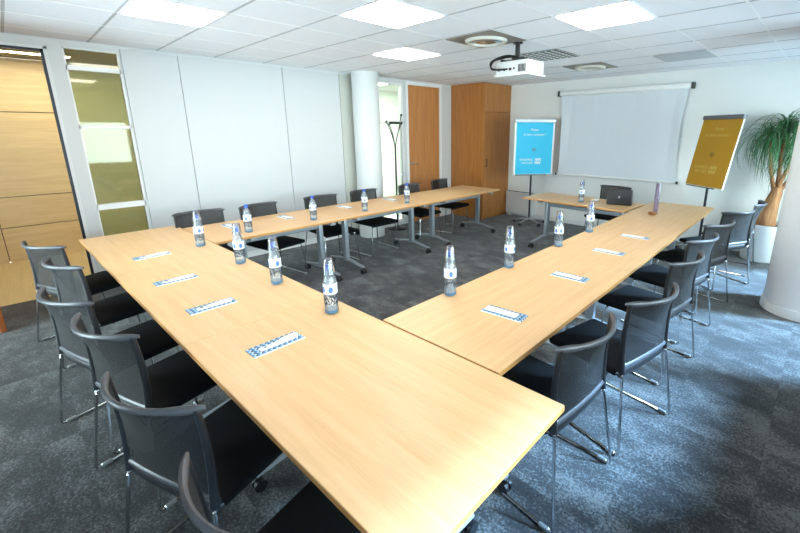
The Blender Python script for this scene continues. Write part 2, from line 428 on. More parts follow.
struct('floor_side_room', box(NB(), HX, WX-.12, 3.7, WY+.12, -.1, -.002), 'grey')
struct('ceiling_side_room', box(NB(), HX, WX-.12, 3.7, WY+.12, H+.03, H+.1), 'wall')
struct('wall_side_room', box(NB(), HX-.08, HX, 3.7, WY+.12, 0, H+.1), mat('pale_green_wall', (236, 242, 234), .8))
struct('wall_side_room_end', box(NB(), HX, WX-.12, WY, WY+.12, 0, H+.1), 'wall')
def ceil_light(loc, label, rect, m, group):
    t = thing('ceiling_light', label, 'ceiling light', loc, 0, group); w_, d_ = rect
    bm = NB(); a, b = w_/2, d_/2
    for r in ((-a, a, -b, -b+.012), (-a, a, b-.012, b), (-a, -a+.012, -b+.012, b-.012), (a-.012, a, -b+.012, b-.012)): box(bm, *r, -.008, -.0005)
    obj('frame', bm, 'tbar', t)
    obj('diffuser', box(NB(), -a+.012, a-.012, -b+.012, b-.012, -.006, -.001), m, t)
    return t
ceil_light((-7.35, .33, H+.03), 'long yellow lit ceiling lamp in the corridor beyond the doorway', (.16, .9), 'hlamp', None)
ceil_light((-6.8, 2.0, H+.03), 'ceiling lamp of the corridor behind the glazed strip', (.3, 1.2), 'clamp_', None)  # unseen, added to brighten the corridor seen through the panes
ceil_light((-6.9, 4.9, H+.03), 'bright ceiling lamp of the side room behind the pale green glass', (.5, 1.2), 'rlamp', None)  # unseen, added so the room behind the glass looks bright

# ------------------------------------------------------------------ ceiling fittings
def tile_c(i, j): return (OX+(i+.5)*TS, OY+(j+.5)*TS, H-.0045)
for i, j, lb in [(0, 0, 'square lit ceiling panel nearest the glazed strip, cut by the top edge of the photo'),
                 (2, 2, 'square lit ceiling panel at top centre, nearer of the two by the round lamp'),
                 (4, 4, 'square lit ceiling panel to the right of the projector, at the top of the photo'),
                 (0, 4, 'square lit ceiling panel nearest the wooden door and left column'),
                 (4, 0, 'square lit ceiling panel above the near end of the tables')]:
    ceil_light(tile_c(i, j), lb, (TS-.024, TS-.024), 'lamp', 'lit ceiling panels')
def round_lamp(i, j, label):
    t = thing('round_ceiling_lamp', label, 'ceiling light', tile_c(i, j), 0, 'round recessed ceiling lamps')
    bm = NB(); box(bm, -.285, .285, -.285, .285, -.006, 0); obj('plate', bm, 'plate', t)
    bm = NB(); lathe(bm, [(.172, -.007), (.178, -.03), (.194, -.034), (.208, -.02), (.21, -.007)], 40); obj('ring', bm, 'ring', t, True)
    bm = NB(); lathe(bm, [(.153, -.0075), (.14, -.018), (.09, -.028), (.04, -.031), (.0, -.032)], 40); obj('glass_bowl', bm, 'bowl', t, True)
    return t
round_lamp(2, 4, 'round recessed lamp in a beige square plate, nearer one above the projector')
round_lamp(2, 8, 'round recessed lamp in a beige plate, farther one above the projection screen')
t = thing('ceiling_vent', 'perforated white ceiling vent with dark square holes behind the projector', 'vent', tile_c(2, 6))
bm = NB(); box(bm, -.288, .288, -.288, .288, -.0045, 0); obj('backing', bm, 'hole', t)
bm = NB(); n = 7; st = .576/n
for k in range(n+1):
    a = -.288+k*st; box(bm, max(a-.009, -.288), min(a+.009, .288), -.288, .288, -.0055, -.003); box(bm, -.288, .288, max(a-.009, -.288), min(a+.009, .288), -.0056, -.003)
obj('grid_plate', bm, 'white', t)
t = thing('ceiling_grille', 'grey flat ceiling grille near the back wall above the mustard flip chart', 'vent', tile_c(4, 8))
bm = NB(); box(bm, -.288, .288, -.288, .288, -.003, 0); obj('plate', bm, 'grey', t)
bm = NB()
for k in range(14): box(bm, -.28, .28, -.27+k*.04, -.255+k*.04, -.008, -.003)
obj('slats', bm, 'grey', t)

# projector on its pole
t = thing('projector', 'white ceiling projector on a black pole with looping cables', 'projector', (-2.49, 3.74, H))
obj('pole', cyl(NB(), (-.07, .05, -.085), .024, .16), 'black', t, True)
obj('ceiling_flange', cyl(NB(), (-.07, .05, -.012), .05, .014), 'black', t, True)
bm = NB(); cyl(bm, (-.07, .05, -.165), .06, .02)
box(bm, -.17, .10, .0, .045, -.192, -.172, .004); box(bm, -.17, -.13, -.11, .12, -.205, -.18, .004); box(bm, .06, .10, -.11, .12, -.205, -.18, .004)
obj('mount_bracket', bm, 'black', t)
bm = NB(); box(bm, -.19, .19, -.15, .15, -.335, -.208, .012, 3); obj('casing', bm, 'radiator', t, True)
bm = NB(); box(bm, -.205, .205, -.165, .165, -.351, -.337, .004, 2); obj('base_tray', bm, 'offw', t)
bm = NB(); 
for k, (a, w_) in enumerate([(-.165, .022), (-.135, .03), (-.095, .02), (-.065, .02), (-.03, .03), (.02, .02)]): box(bm, a, a+w_, -.154, -.149, -.30+.008*(k % 2), -.275)
for k in range(6): box(bm, .08+k*.015, .088+k*.015, -.154, -.149, -.32, -.25)
obj('connector_panel', bm, 'black', t)
bm = NB(); cyl(bm, (.08, .155, -.27), .045, .03, 'Y'); obj('lens', bm, 'black', t, True)
bm = NB()
for k in range(4):
    s = k*.012
    sweep(bm, roundpath([(-.07+s, .03, -.15), (-.11, -.06-s, -.155+s*.5), (-.20-s, -.2, -.2), (-.2+s, -.24-s, -.29), (-.13+s*2, -.15, -.287)], .08, 6), .007, seg=6)
obj('cables', bm, 'wire', t, True)

# projection screen
t = thing('projection_screen', 'white pull-down projection screen on the back wall', 'screen', (-2.775, WY, 0))
bm = NB(); box(bm, -1.07, 1.07, -.10, -.005, 2.355, 2.44, .02, 3); obj('housing', bm, 'white', t, True)
for xx in (-1.105, 1.07): obj('end_cap', box(NB(), xx, xx+.035, -.105, -.0015, 2.35, 2.445, .006), 'black', t)
def scr(u, v):
    hw = 1.035 - .035*math.sin(PI*min(1, (1-v)*1.0)) - .012*(1-v)
    x = (2*u-1)*hw
    e = abs(2*u-1); fade = .35+.65*v
    y = -.055 +   .0018*fade*math.sin(x*46+1.5*math.sin(x*5)) + .002*fade*math.sin(x*23+2) - .035*max(0, e-.86)/.14*math.sin(PI*(1-v))
    return (x, y, .955+v*1.42), (0, -1, 0)
obj('fabric', solid_grid(NB(), scr, 150, 24, .003), 'screen', t, True)
bm = NB(); box(bm, -1.045, 1.03, -.068, -.042, .925, .962, .006, 2); obj('bottom_bar', bm, 'offw', t)
for xx in (-1.055, 1.045): obj('bar_end', cyl(NB(), (xx, -.055, .943), .022, .025, 'X'), 'black', t, True)

# corner cabinet
t = thing('cabinet', 'tall orange-brown wooden corner cabinet beside the door', 'cabinet', (0, 0, 0))
bm = NB(); box(bm, WX+.004, -4.99, 6.325, WY-.002, .0, 2.622); obj('body', bm, 'cab', t)
obj('door', box(NB(), -4.989, -4.97, 6.33, WY-.006, .04, 2.083, .002), 'cab', t)
k = t.children[-1]
obj('upper_door', box(NB(), -4.989, -4.97, 6.33, WY-.006, 2.098, 2.618, .002), 'cab', t)
bm = NB(); sweep(bm, roundpath([(-4.97, 6.40, 1.20), (-4.94, 6.40, 1.20), (-4.94, 6.40, 1.06), (-4.97, 6.40, 1.06)], .015), .006)
obj('handle', bm, 'dark', k, True)
# convector
t = thing('radiator', 'low white convector heater at the foot of the back wall', 'radiator', (-4.62, WY-.002, 0))
obj('casing', box(NB(), -.33, .33, -.09, 0, .05, .51, .008, 2), 'radiator', t)
bm = NB()
for k in range(18): box(bm, -.31+k*.035, -.29+k*.035, -.08, -.02, .509, .515)
obj('top_grille', bm, 'hole', t)
bm = NB(); box(bm, -.26, -.2, -.08, -.02, 0, .05); box(bm, .2, .26, -.08, -.02, 0, .05); obj('feet', bm, 'offw', t)

# ------------------------------------------------------------------ tables
TH = .74
def caster_bm(x, y):
    bm = NB(); s = 1 if y > 0 else -1
    for dx in (-.017, .017): cyl(bm, (x+dx, y, .031), .031, .02, 'X', seg=20)
    box(bm, x-.01, x+.01, y-.02, y+.02, .03, .075, .004); cyl(bm, (x, y-s*.01, .08), .012, .03)
    return bm
def make_table(label, cx, cy, rot, L, D, legs, foot, group, off=0):
    if 'left wing' in label: off = -.12
    t = thing('conference_table', label, 'table', (cx, cy, 0), rot, group)
    top = obj('tabletop', box(NB(), -L/2, L/2, -D/2, D/2, TH-.026, TH, .003, 2), 'table', t)
    bm = NB()
    e = .0004
    for r in ((-L/2-e, L/2+e, -D/2-e, -D/2+.004), (-L/2-e, L/2+e, D/2-.004, D/2+e), (-L/2-e, -L/2+.004, -D/2, D/2), (L/2-.004, L/2+e, -D/2, D/2)): box(bm, *r, TH-.025, TH-.003)
    obj('edge_band', bm, 'edge', top)
    for lx in legs:
        bm = NB(); box(bm, lx-.028, lx+.028, off-.038, off+.038, .105, TH-.05, .008, 2)
        pts = [(lx, off+foot*s, z) for s, z in ((-1, .088), (-.8, .094), (-.55, .107), (-.25, .125), (0, .13), (.25, .125), (.55, .107), (.8, .094), (1, .088))]
        sweep(bm, pts, .026, .017, 10, taper=[.75, .85, .95, 1.1, 1.2, 1.1, .95, .85, .75])
        box(bm, lx-.03, lx+.03, off-D*.36, off+D*.36, TH-.06, TH-.027, .004)
        lg = obj('leg', bm, 'steel', t, True)
        for s in (-1, 1): obj('caster', caster_bm(lx, off+s*(foot-.01)), 'black', lg, True)
    bm = NB(); a, b = min(legs), max(legs); box(bm, a+.03, b-.03, off-.03, off+.03, TH-.14, TH-.085, .006)
    obj('crossbar', bm, 'steel', t)
    return t
R90 = TD+PI/2
def tab(label, x0, x1, y0, y1, legs, foot, group, along):
    cx, cy = (x0+x1)/2, (y0+y1)/2
    c = TF(cx, cy)
    if along == 'x': return make_table(label, c[0], c[1], TD, x1-x0, y1-y0, [l-cx for l in legs], foot, group)
    return make_table(label, c[0], c[1], R90, y1-y0, x1-x0, [l-cy for l in legs], foot, group)
GT = 'beech conference tables of the U'
tab('beech table at the far left corner, beside the doorway', -5.085, -3.606, .48, 1.28, [-4.75, -3.95], .36, GT, 'x')
tab('middle beech table of the near row, with two blue leaflets', -3.605, -2.112, .48, 1.28, [-3.28, -2.44], .36, GT, 'x')
tab('large beech table end nearest the camera, bottom centre', -2.110, -.537, .48, 1.28, [-1.8, -.87], .27, GT, 'x')
tab('beech table of the left wing touching the near row', -4.87, -4.0, 1.290, 2.728, [1.65, 2.56], .36, GT, 'y')
tab('middle beech table of the left wing, in front of the left column', -4.87, -4.0, 2.730, 4.328, [2.92, 4.09], .36, GT, 'y')
tab('beech table at the far end of the left wing, by the wooden cabinet', -4.87, -4.0, 4.330, 5.98, [4.54, 5.73], .36, GT, 'y')
tab('beech table of the right wing touching the near row', -1.605, -.842, 1.292, 2.995, [1.42, 2.70], .365, GT, 'y')
tab('middle beech table of the right wing', -1.605, -.842, 2.996, 4.698, [3.3, 4.4], .34, GT, 'y')
tab('beech table at the far end of the right wing, below the mustard flip chart', -1.605, -.842, 4.699, 6.40, [5.0, 6.1], .34, GT, 'y')
make_table('smaller beech table in front of the projection screen, with a black bag', -2.625, 5.70, math.radians(-2.7), 1.58, .73, [-.52, .68], .42, GT, off=-.06)

# ------------------------------------------------------------------ chairs
def make_chair(label):
    t = thing('mesh_chair', label, 'chair')
    bm = NB(); box(bm, -.23, .23, -.285, .19, .425, .470, .02, 3)
    for v in bm.verts:
        if v.co.y > .1: v.co.x *= 1.03
        if v.co.z > .45: v.co.z += .008*(1-(v.co.x/.235)**2)
    obj('seat', bm, 'seat', t, True)
    def bp(u, v):   # u -1..1, v 0..1 : the back, straight below and bowed at the top
        hw = .228 + .006*v
        bow = .010 + .075*v**1.5
        y = -.312 - .008*v + .012*math.sin(PI*v) - bow*(1-u*u)
        return Vector((u*hw, y, .498+.377*v))
    def f(a, b):
        u = 2*a-1; p = bp(u, b); e = .02
        du = bp(min(u+e, 1), b)-bp(max(u-e, -1), b); dv = bp(u, min(b+e, 1))-bp(u, max(b-e, 0))
        return p, du.cross(dv)
    obj('backrest', solid_grid(NB(), f, 14, 8, .005), 'cmesh', t, True)
    for s in (-1, 1):
        bm = NB(); pts = [bp(s, v/8)-Vector((0, 0, .03*(1-v/8))) for v in range(9)]; sweep(bm, pts, .011, .016, 12, up=(0, 1, 0), taper=[1.2, 1.15, 1.05, 1, .95, .9, .85, .8, .75])
        obj('back_post', bm, 'frame', t, True)
    bm = NB(); us = [-1.09+2.18*k/28 for k in range(29)]
    pts = [bp(u, 1) for u in us]
    sweep(bm, pts, .0095, .013, 12, taper=[.6, 1.0, 1.2, 1.25, 1.2, 1.1]+[1]*17+[1.1, 1.2, 1.25, 1.2, 1.0, .6]); obj('top_rail', bm, 'rail', t, True)
    bm = NB(); pts = [bp(-1+2*k/14, .02) for k in range(15)]; sweep(bm, pts, .010, .015, 10); obj('lower_rail', bm, 'rail', t, True)
    bm = NB(); pts = [bp(-.97+1.94*k/12, 0)+Vector((0, .018, -.035)) for k in range(13)]; sweep(bm, pts, .018, .034, 10); obj('back_pad', bm, 'frame', t, True)
    for s in (-1, 1):
        bm = NB()
        p = roundpath([(s*.16, .10, .415), (s*.218, .12, .415), (s*.262, .16, .008), (s*.285, -.38, .008), (s*.230, -.318, .475), (s*.215, -.26, .435)], .03, 5)
        sweep(bm, p, .0072, seg=8); lg = obj('leg', bm, 'chrome', t, True)
        for y in (-.33, .11):
            bm = NB(); x = s*(.285-(.285-.262)*(y+.38)/.54); box(bm, x-.010, x+.010, y-.025, y+.025, .0, .019, .004)
            obj('glide', bm, 'alu', lg)
    for y in (-.19, .08):
        bm = NB(); sweep(bm, [(-.19, y, .417), (.19, y, .417)], .008); obj('seat_crossbar', bm, 'black', t, True)
    return t
def chair_at(cx, cy, deg):
    """chord centre of the top rail and its direction -> chair origin"""
    r = math.radians(deg); d = .318
    return (cx - d*math.sin(r) , cy + d*math.cos(r), 0), r
first = None
GN, GL, GR = 'mesh chairs along the near row', 'mesh chairs along the left wing', 'mesh chairs along the right wing'
def chair(cx, cy, deg, label, group):
    global first
    k_ = .966
    if group in (GN, GL, GR): cx *= k_; cy *= k_
    loc, r = chair_at(cx, cy, deg)
    if first is None:
        first = make_chair(label); first.location = loc; first.rotation_euler[2] = r; first['group'] = group
    else: dup(first, label, loc, r, group)
GN, GL, GR = 'mesh chairs along the near row', 'mesh chairs along the left wing', 'mesh chairs along the right wing'
for x, y, a, lb in [(-4.57, .063, 24, 'mesh-back chair nearest the doorway, farthest left of the near row'),
                    (-3.82, .13, 15, 'second mesh-back chair from the doorway along the near row, partly hidden'),
                    (-3.01, .075, 18, 'third mesh-back chair from the doorway along the near row'),
                    (-2.39, .165, 17, 'fourth mesh-back chair from the doorway along the near row'),
                    (-1.63, .19, 21, 'large foreground mesh-back chair with full grey top rail, lower left'),
                    (-.945, .245, 14, 'mesh-back chair cut off by the bottom edge of the photo, nearest the camera')]:
    chair(x, y, a, lb, GN)
for x, y, a, lb in [(-5.15, 1.366, -91, 'mesh-back chair against the white wall panels, first from the glazed strip'),
                    (-5.12, 2.015, -78, 'mesh-back chair by the white panels, second from the glazed strip'),
                    (-5.175, 2.903, -90, 'mesh-back chair by the white panels, third from the glazed strip'),
                    (-5.206, 3.65, -87, 'mesh-back chair in front of the left round column'),
                    (-5.212, 4.59, -85, 'mesh-back chair in front of the coat stand and green glass'),
                    (-5.31, 5.44, -81, 'mesh-back chair in front of the wooden door, nearest the cabinet')]:
    chair(x, y, a, lb, GL)
for x, y, a, lb in [(-.69, 1.688, 87, 'mesh-back chair of the right row nearest the camera, beside the big table end'),
                    (-.608, 2.36, 79, 'second mesh-back chair of the right row from the camera'),
                    (-.652, 3.24, 82, 'third mesh-back chair of the right row from the camera'),
                    (-.70, 3.98, 78, 'fourth mesh-back chair of the right row from the camera'),
                    (-.71, 4.74, 72, 'fifth mesh-back chair of the right row from the camera'),
                    (-.675, 5.60, 62, 'mesh-back chair of the right row in front of the white plant pot')]:
    chair(x, y, a, lb, GR)
chair(-.60, 6.45, 92, 'dark mesh-back chair half hidden behind the palm trunk', GR)
chair(-2.44, 6.52, 176, 'mesh-back chair behind the small table, half hidden by the black bag', 'mesh chair of the front table')

# ------------------------------------------------------------------ things on the tables
def make_bottle(label):
    t = thing('water_bottle', label, 'bottle')
    obj('body', lathe(NB(), [(0, .002), (.030, .0), (.037, .006), (.038, .03), (.0372, .045), (.038, .06), (.038, .118), (.0385, .12), (.0385, .178), (.038, .18), (.036, .196), (.028, .222), (.0165, .244), (.0145, .252), (.0145, .262), (0, .262)], 24), 'bottle', t, True)
    obj('base_tint', lathe(NB(), [(.0305, .0), (.0376, .006), (.0387, .02), (.0385, .022)], 24), 'lightblue', t, True)
    obj('printed_band', lathe(NB(), [(.0387, .058), (.0387, .119)], 24), 'bprint', t, True)
    lb = obj('label', lathe(NB(), [(.0386, .1195), (.0392, .121), (.0392, .178), (.0386, .1795)], 24), 'label', t, True)
    for a0 in (-.9, .7, 2.4, 4.2):
        bm = NB()
        def f(a, b, a0=a0):
            th = a0 + (a-.5)*.62; r = .0396
            zz = .147+(b-.5)*.036*math.sqrt(max(.02, 1-(2*a-1)**2))
            return (r*math.cos(th), r*math.sin(th), zz), (math.cos(th), math.sin(th), 0)
        solid_grid(bm, f, 8, 2, .0006)
        obj('emblem', bm, 'lblue', lb, True)
    bm = NB(); cyl(bm, (0, 0, .271), .0165, .026, seg=20); cyl(bm, (0, 0, .256), .0175, .004, seg=20); obj('cap', bm, 'blue', t, True)
    return t
def make_cup(label):
    o = obj('plastic_cup', lathe(NB(), [(.0345, .232), (.0355, .232), (.0355, .235), (.0345, .237), (.0265, .314), (.025, .317), (0, .317), (0, .3158), (.0245, .3158), (.0258, .313), (.0335, .237)], 24), 'cup', None, True)
    return tag(o, label, 'cup')
bot = cup0 = None
def bottle(x, y, label, cup, group, cuplabel=None, z=TH, table=True):
    global bot, cup0
    p = TF(x, y) if table else (x, y)
    loc = (p[0], p[1], z+.0004); a = random.uniform(0, 6)
    if bot is None:
        bot = make_bottle(label); bot.location = loc; bot.rotation_euler[2] = a; bot['group'] = group
    else: dup(bot, label, loc, a, group)
    if cup:
        lc = (p[0], p[1], z+.0008)
        if cup0 is None: cup0 = make_cup(cuplabel); cup0.location = lc; cup0['group'] = 'cups upside down on the bottles'
        else: dup(cup0, cuplabel, lc, 0, 'cups upside down on the bottles')
GB = 'water bottles on the tables'
for x, y, w_ in [(-3.969, 1.166, 'at the far left inner corner of the U'), (-3.201, 1.197, 'on the near row, second from the far left corner'),
                 (-2.573, 1.176, 'on the near row, third from the far left corner'), (-1.898, 1.163, 'on the near row, closest to the camera')]:
    bottle(x, y, 'water bottle ' + w_, True, GB, 'clear cup over the bottle ' + w_)
for x, y, w_ in [(-1.559, 1.80, 'on the right wing nearest the camera'), (-1.572, 2.496, 'on the right wing, second from the camera'),
                 (-1.559, 3.277, 'on the right wing, third from the camera'), (-1.559, 3.967, 'on the right wing, fourth from the camera')]:
    bottle(x, y, 'water bottle ' + w_, True, GB, 'clear cup over the bottle ' + w_)
for x, y, w_ in [(-4.173, 1.678, 'first from the doorway'), (-4.192, 2.426, 'second from the doorway'), (-4.187, 3.154, 'third from the doorway'), (-4.218, 3.923, 'farthest from the doorway')]:
    bottle(x, y, 'uncovered blue-capped water bottle on the left wing, ' + w_, False, GB)
bottle(-2.559, 5.567, 'water bottle on the small table before the projection screen', True, GB, 'clear plastic cup upside down over the bottle on the small front table', table=False)

def leaflet_parts(label, card):
    t = thing('leaflet', label, 'leaflet')
    obj('cover', box(NB(), -.125, .125, -.048, .048, 0, .004), 'chev', t)
    obj('page_edge', box(NB(), -.126, .126, -.053, -.0483, 0, .0035), 'paper', t)
    return t
leaf0 = None; card0 = None; card1 = None
def place_setting(x, y, deg, where, near):
    """leaflet with a white card on it (near row cards carry a pen)"""
    global leaf0, card0, card1
    p = TF(x, y); loc = (p[0], p[1], TH+.0004); r = math.radians(deg)
    lb = 'blue zigzag patterned leaflet ' + where
    if leaf0 is None: leaf0 = leaflet_parts(lb, near); leaf0.location = loc; leaf0.rotation_euler[2] = r; leaf0['group'] = 'leaflets on the tables'
    else: dup(leaf0, lb, loc, r, 'leaflets on the tables')
    lc = (p[0], p[1], TH+.0048)
    if near:
        lb2 = 'white card with pen on leaflet ' + where
        if card0 is None:
            card0 = thing('pen_card', lb2, 'card', lc, r, 'cards with pens')
            bm = NB(); vs = [bm.verts.new(v) for v in ((-.08, -.022, 0), (.10, -.024, 0), (.118, .006, 0), (.112, .030, 0), (.05, .028, 0), (.01, .010, 0), (-.08, .010, 0))]
            fc = bm.faces.new(vs); ex = bmesh.ops.extrude_face_region(bm, geom=[fc])
            for v in [g for g in ex['geom'] if isinstance(g, bmesh.types.BMVert)]: v.co.z += .003
            obj('card', bm, 'paper', card0)
            bm = NB(); sweep(bm, [(-.07, -.012, .008), (.07, .004, .008), (.075, .0045, .008)], .0045, seg=8, taper=[.5, 1, .8]); pn = obj('pen', bm, 'pen', card0, True)
            bm = NB(); sweep(bm, [(-.074, -.0125, .008), (-.05, -.0095, .0082)], .0047, seg=8, taper=[.3, 1]); obj('pen_tip', bm, 'penclip', pn, True)
        else: dup(card0, lb2, lc, r)
    else:
        lb2 = 'plain white card lying on the leaflet ' + where
        if card1 is None:
            card1 = obj('card', box(NB(), -.118, .08, -.026, .026, 0, .003), 'paper'); tag(card1, lb2, 'card', 'plain white cards'); card1.location = lc; card1.rotation_euler[2] = r
        else: dup(card1, lb2, lc, r)
for x, y, d, w_ in [(-3.942, .79, 95, 'at the far left corner table'), (-3.155, .742, 93, 'on the near row, second from the far left corner'),
                    (-2.501, .743, 92, 'on the near row, third from the far left corner'), (-1.79, .779, 93, 'on the near row, closest to the camera')]:
    place_setting(x, y, d, w_, True)
for x, y, d, w_ in [(-1.148, 1.795, 187, 'on the right wing nearest the camera'), (-1.129, 2.597, 183, 'on the right wing, second from the camera'),
                    (-1.146, 3.392, 182, 'on the right wing, third from the camera'), (-1.141, 4.066, 182, 'on the right wing, farthest from the camera')]:
    place_setting(x, y, d-180, w_, False)
for x, y, d, w_ in [(-4.60, 1.66, 5, 'on the left wing, first from the doorway'), (-4.59, 2.29, 3, 'on the left wing, second from the doorway'),
                    (-4.62, 3.15, 5, 'on the left wing, third from the doorway'), (-4.62, 3.96, 4, 'on the left wing, farthest from the doorway')]:
    place_setting(x, y, d, w_, True)

# black bag, white napkin, stacked cups, brown dish
t = thing('briefcase', 'black leather bag standing on the small front table', 'bag', (-2.07, 5.72, TH+.0005), math.radians(12))
bm = NB(); box(bm, -.165, .165, -.055, .055, 0, .21, .018, 3)
for v in bm.verts:
    if v.co.z > .1: v.co.y *= .62; v.co.x *= .94; v.co.y += .02
obj('body', bm, 'leather', t, True)
bm = NB(); solid_grid(bm, lambda a, b: ((-.15+.30*a+.01*b, -.062+.028*b-.006*math.sin(PI*b), .09+.13*b), (0, -1, .2)), 6, 6, .006)
obj('flap', bm, 'leather', t, True)
bm = NB(); sweep(bm, roundpath([(-.06, .02, .205), (-.05, .02, .245), (.05, .02, .245), (.06, .02, .205)], .02), .008); obj('handle', bm, 'leather', t, True)
bm = NB(); box(bm, -.012, .012, -.07, -.06, .10, .13, .002); obj('buckle', bm, 'alu', t)
bm = NB(); solid_grid(bm, lambda a, b: ((-.05+.1*a, -.04+.08*b, .012+.012*math.sin(7*a+2*b)*math.cos(5*b)+.006*a), (0, 0, 1)), 10, 10, .003)
o = obj('napkin', bm, 'paper', None, True, (-2.44, 5.78, TH+.004), .4); tag(o, 'crumpled white napkin beside the bottle on the small front table', 'napkin')
t = thing('cup_stack', 'tall stack of lavender-tinted clear plastic cups on the far right wing', 'cups', (-1.49, 5.36, TH+.0005))
bm = NB(); prof = [(0, 0), (.022, 0)]
for k in range(17): prof += [(.026, .04+k*.0195), (.029, .042+k*.0195), (.029, .05+k*.0195), (.026, .052+k*.0195)]
prof += [(.027, .385), (.025, .384), (.02, .34), (0, .34)]
obj('cups', lathe(bm, prof, 20), 'lav', t, True)
o = obj('dish', lathe(NB(), [(0, 0), (.026, 0), (.042, .012), (.048, .034), (.044, .036), (.037, .016), (0, .008)], 24), 'brown', None, True, (-1.50, 5.275, TH+.0006)); tag(o, 'small brown dish at the foot of the stacked cups', 'dish')

# ------------------------------------------------------------------ flip charts
def flip_chart(label, loc, rot, W, z0, h, tilt, poster, ink, emblem, group, side, legw, inkb):
    t = thing('flip_chart', label, 'flip chart', loc, rot, group)
    B = Matrix.Translation((0, -.03, z0)) @ Matrix.Rotation(-tilt, 4, 'X')
    def place(o): o.matrix_local = B @ o.matrix_local; return o
    bd = place(obj('board', box(NB(), -W/2, W/2, 0, .022, 0, h, .003), 'white', t))
    obj('poster', box(NB(), -W/2+side, W/2-side*.9, -.003, -.0005, .012, h-.045), poster, bd)
    obj('clamp_bar', box(NB(), -W/2-.005, W/2+.005, -.022, .028, h-.05, h+.006, .006, 2), 'clamp' if poster == 'yellow' else 'alu', bd)
    obj('tray', box(NB(), -W/2+.04, W/2-.12, -.02, .0, -.012, .006, .003), 'clamp', bd)
    rt = (PI/2, 0, 0); y = -.0035
    text('heading_text', 'Posez', .062, ink, bd, (0, y, h*.80), rt)
    text('heading_line', 'et être content ?', .062, ink, bd, (0, y, h*.715), rt)
    bm = NB()
    for k in range(5):
        a = -.35+k*2*PI/5; pts = [(.008*math.cos(a), 0, .008*math.sin(a)), (.03*math.cos(a+.2), 0, .026*math.sin(a+.2)), (.052*math.cos(a+.45), 0, .042*math.sin(a+.45))]
        for i in range(2):
            p0, p1 = Vector(pts[i]), Vector(pts[i+1]); w0, w1 = (.004, .009) if i == 0 else (.009, .002)
            n_ = Vector((-(p1-p0).z, 0, (p1-p0).x)).normalized(); off = Vector((0, -.0008, 0))
            q_ = [p0-n_*w0, p0+n_*w0, p1+n_*w1, p1-n_*w1]
            f1 = [bm.verts.new(v) for v in q_]; f2 = [bm.verts.new(v+off) for v in q_]
            bm.faces.new(f1); bm.faces.new(f2)
            for j in range(4): bm.faces.new((f1[j], f1[(j+1) % 4], f2[(j+1) % 4], f2[j]))
    bmesh.ops.remove_doubles(bm, verts=bm.verts[:], dist=.0001)
    e = obj('emblem', bm, emblem, bd); e.location = (.0, y, h*.46)
    text('footer_text', 'ENSEMBLE', .056, inkb, bd, (-.01, y, h*.26), rt, 0, 'RIGHT')
    text('footer_text', '100%', .058, ink, bd, (.02, y, h*.26), rt, .0035, 'LEFT')
    text('footer_line', 'NATURE', .056, inkb, bd, (-.01, y, h*.20), rt, 0, 'RIGHT')
    text('footer_line', 'VIVE', .058, ink, bd, (.02, y, h*.20), rt, .0035, 'LEFT')
    bm = NB(); cyl(bm, (0, .055, .5*(z0+.20)), .017, z0+.08); box(bm, -.05, .05, .022, .07, z0+.03, z0+.13, .004); obj('pole', bm, 'dark', t, True)
    bm = NB()
    for k in range(5):
        a = -PI/2+k*2*PI/5+.3; sweep(bm, [(0, .055, .10), (legw*.5*math.cos(a), .055+legw*.5*math.sin(a), .085), (legw*math.cos(a), .055+legw*math.sin(a), .055)], .02, .014, 8, taper=[1.2, 1, .7])
    cyl(bm, (0, .055, .10), .035, .06); obj('star_base', bm, 'alu', t, True)
    bm = None
    for k in range(5):
        a = -PI/2+k*2*PI/5+.3; bm = NB(); x, yy = legw*math.cos(a), .055+legw*math.sin(a)
        for d in (-.014, .014): cyl(bm, (x+d, yy, .025), .025, .016, 'X', seg=16)
        box(bm, x-.008, x+.008, yy-.012, yy+.012, .025, .055); obj('caster', bm, 'black', t, True)
    return t
GF = 'flip charts by the back wall'
flip_chart('flip chart with a bright blue poster, left of the projection screen', (-4.05, 6.635, 0), math.radians(52), .76, .953, .985, 0, 'blueposter', 'ink', 'greyink', GF, .035, .30, 'ink')
flip_chart('leaning flip chart with a mustard yellow poster, beside the palm', (-1.258+.0, 6.669, 0), math.radians(-37), .67, .972, .985, math.radians(9.6), 'yellow', 'ink2', 'brownink', GF, .006, .30, 'ink2')

# ------------------------------------------------------------------ coat stand
t = thing('coat_stand', 'thin black coat stand with curved arms before the pale green glass', 'coat stand', (-5.62, 4.66, 0))
bm = NB(); cyl(bm, (0, 0, .72), .016, 1.4); obj('pole', bm, 'black', t, True)
bm = NB(); lathe(bm, [(0, 0), (.17, 0), (.17, .014), (.03, .035), (.016, .06)], 32); obj('base', bm, 'black', t, True)
for k, (dx, dy, z) in enumerate([(.02, -.19, 1.885), (-.02, .17, 2.0), (.14, .03, 1.86), (-.12, -.02, 1.84)]):
    bm = NB(); pts = roundpath([(0, 0, 1.38), (dx*.12, dy*.12, 1.56), (dx*.55, dy*.55, 1.74), (dx, dy, z)], .2, 6); sweep(bm, pts, .009, seg=8)
    a = obj('arm', bm, 'black', t, True)
    bm = NB(); bmesh.ops.create_uvsphere(bm, u_segments=12, v_segments=8, radius=.022, matrix=Matrix.Translation((dx, dy, z+.01))); obj('knob', bm, 'dark', a, True)
bm = NB(); box(bm, -.03, .03, -.10, .16, 1.855, 1.90, .008, 2); obj('hat_rest', bm, 'black', t)

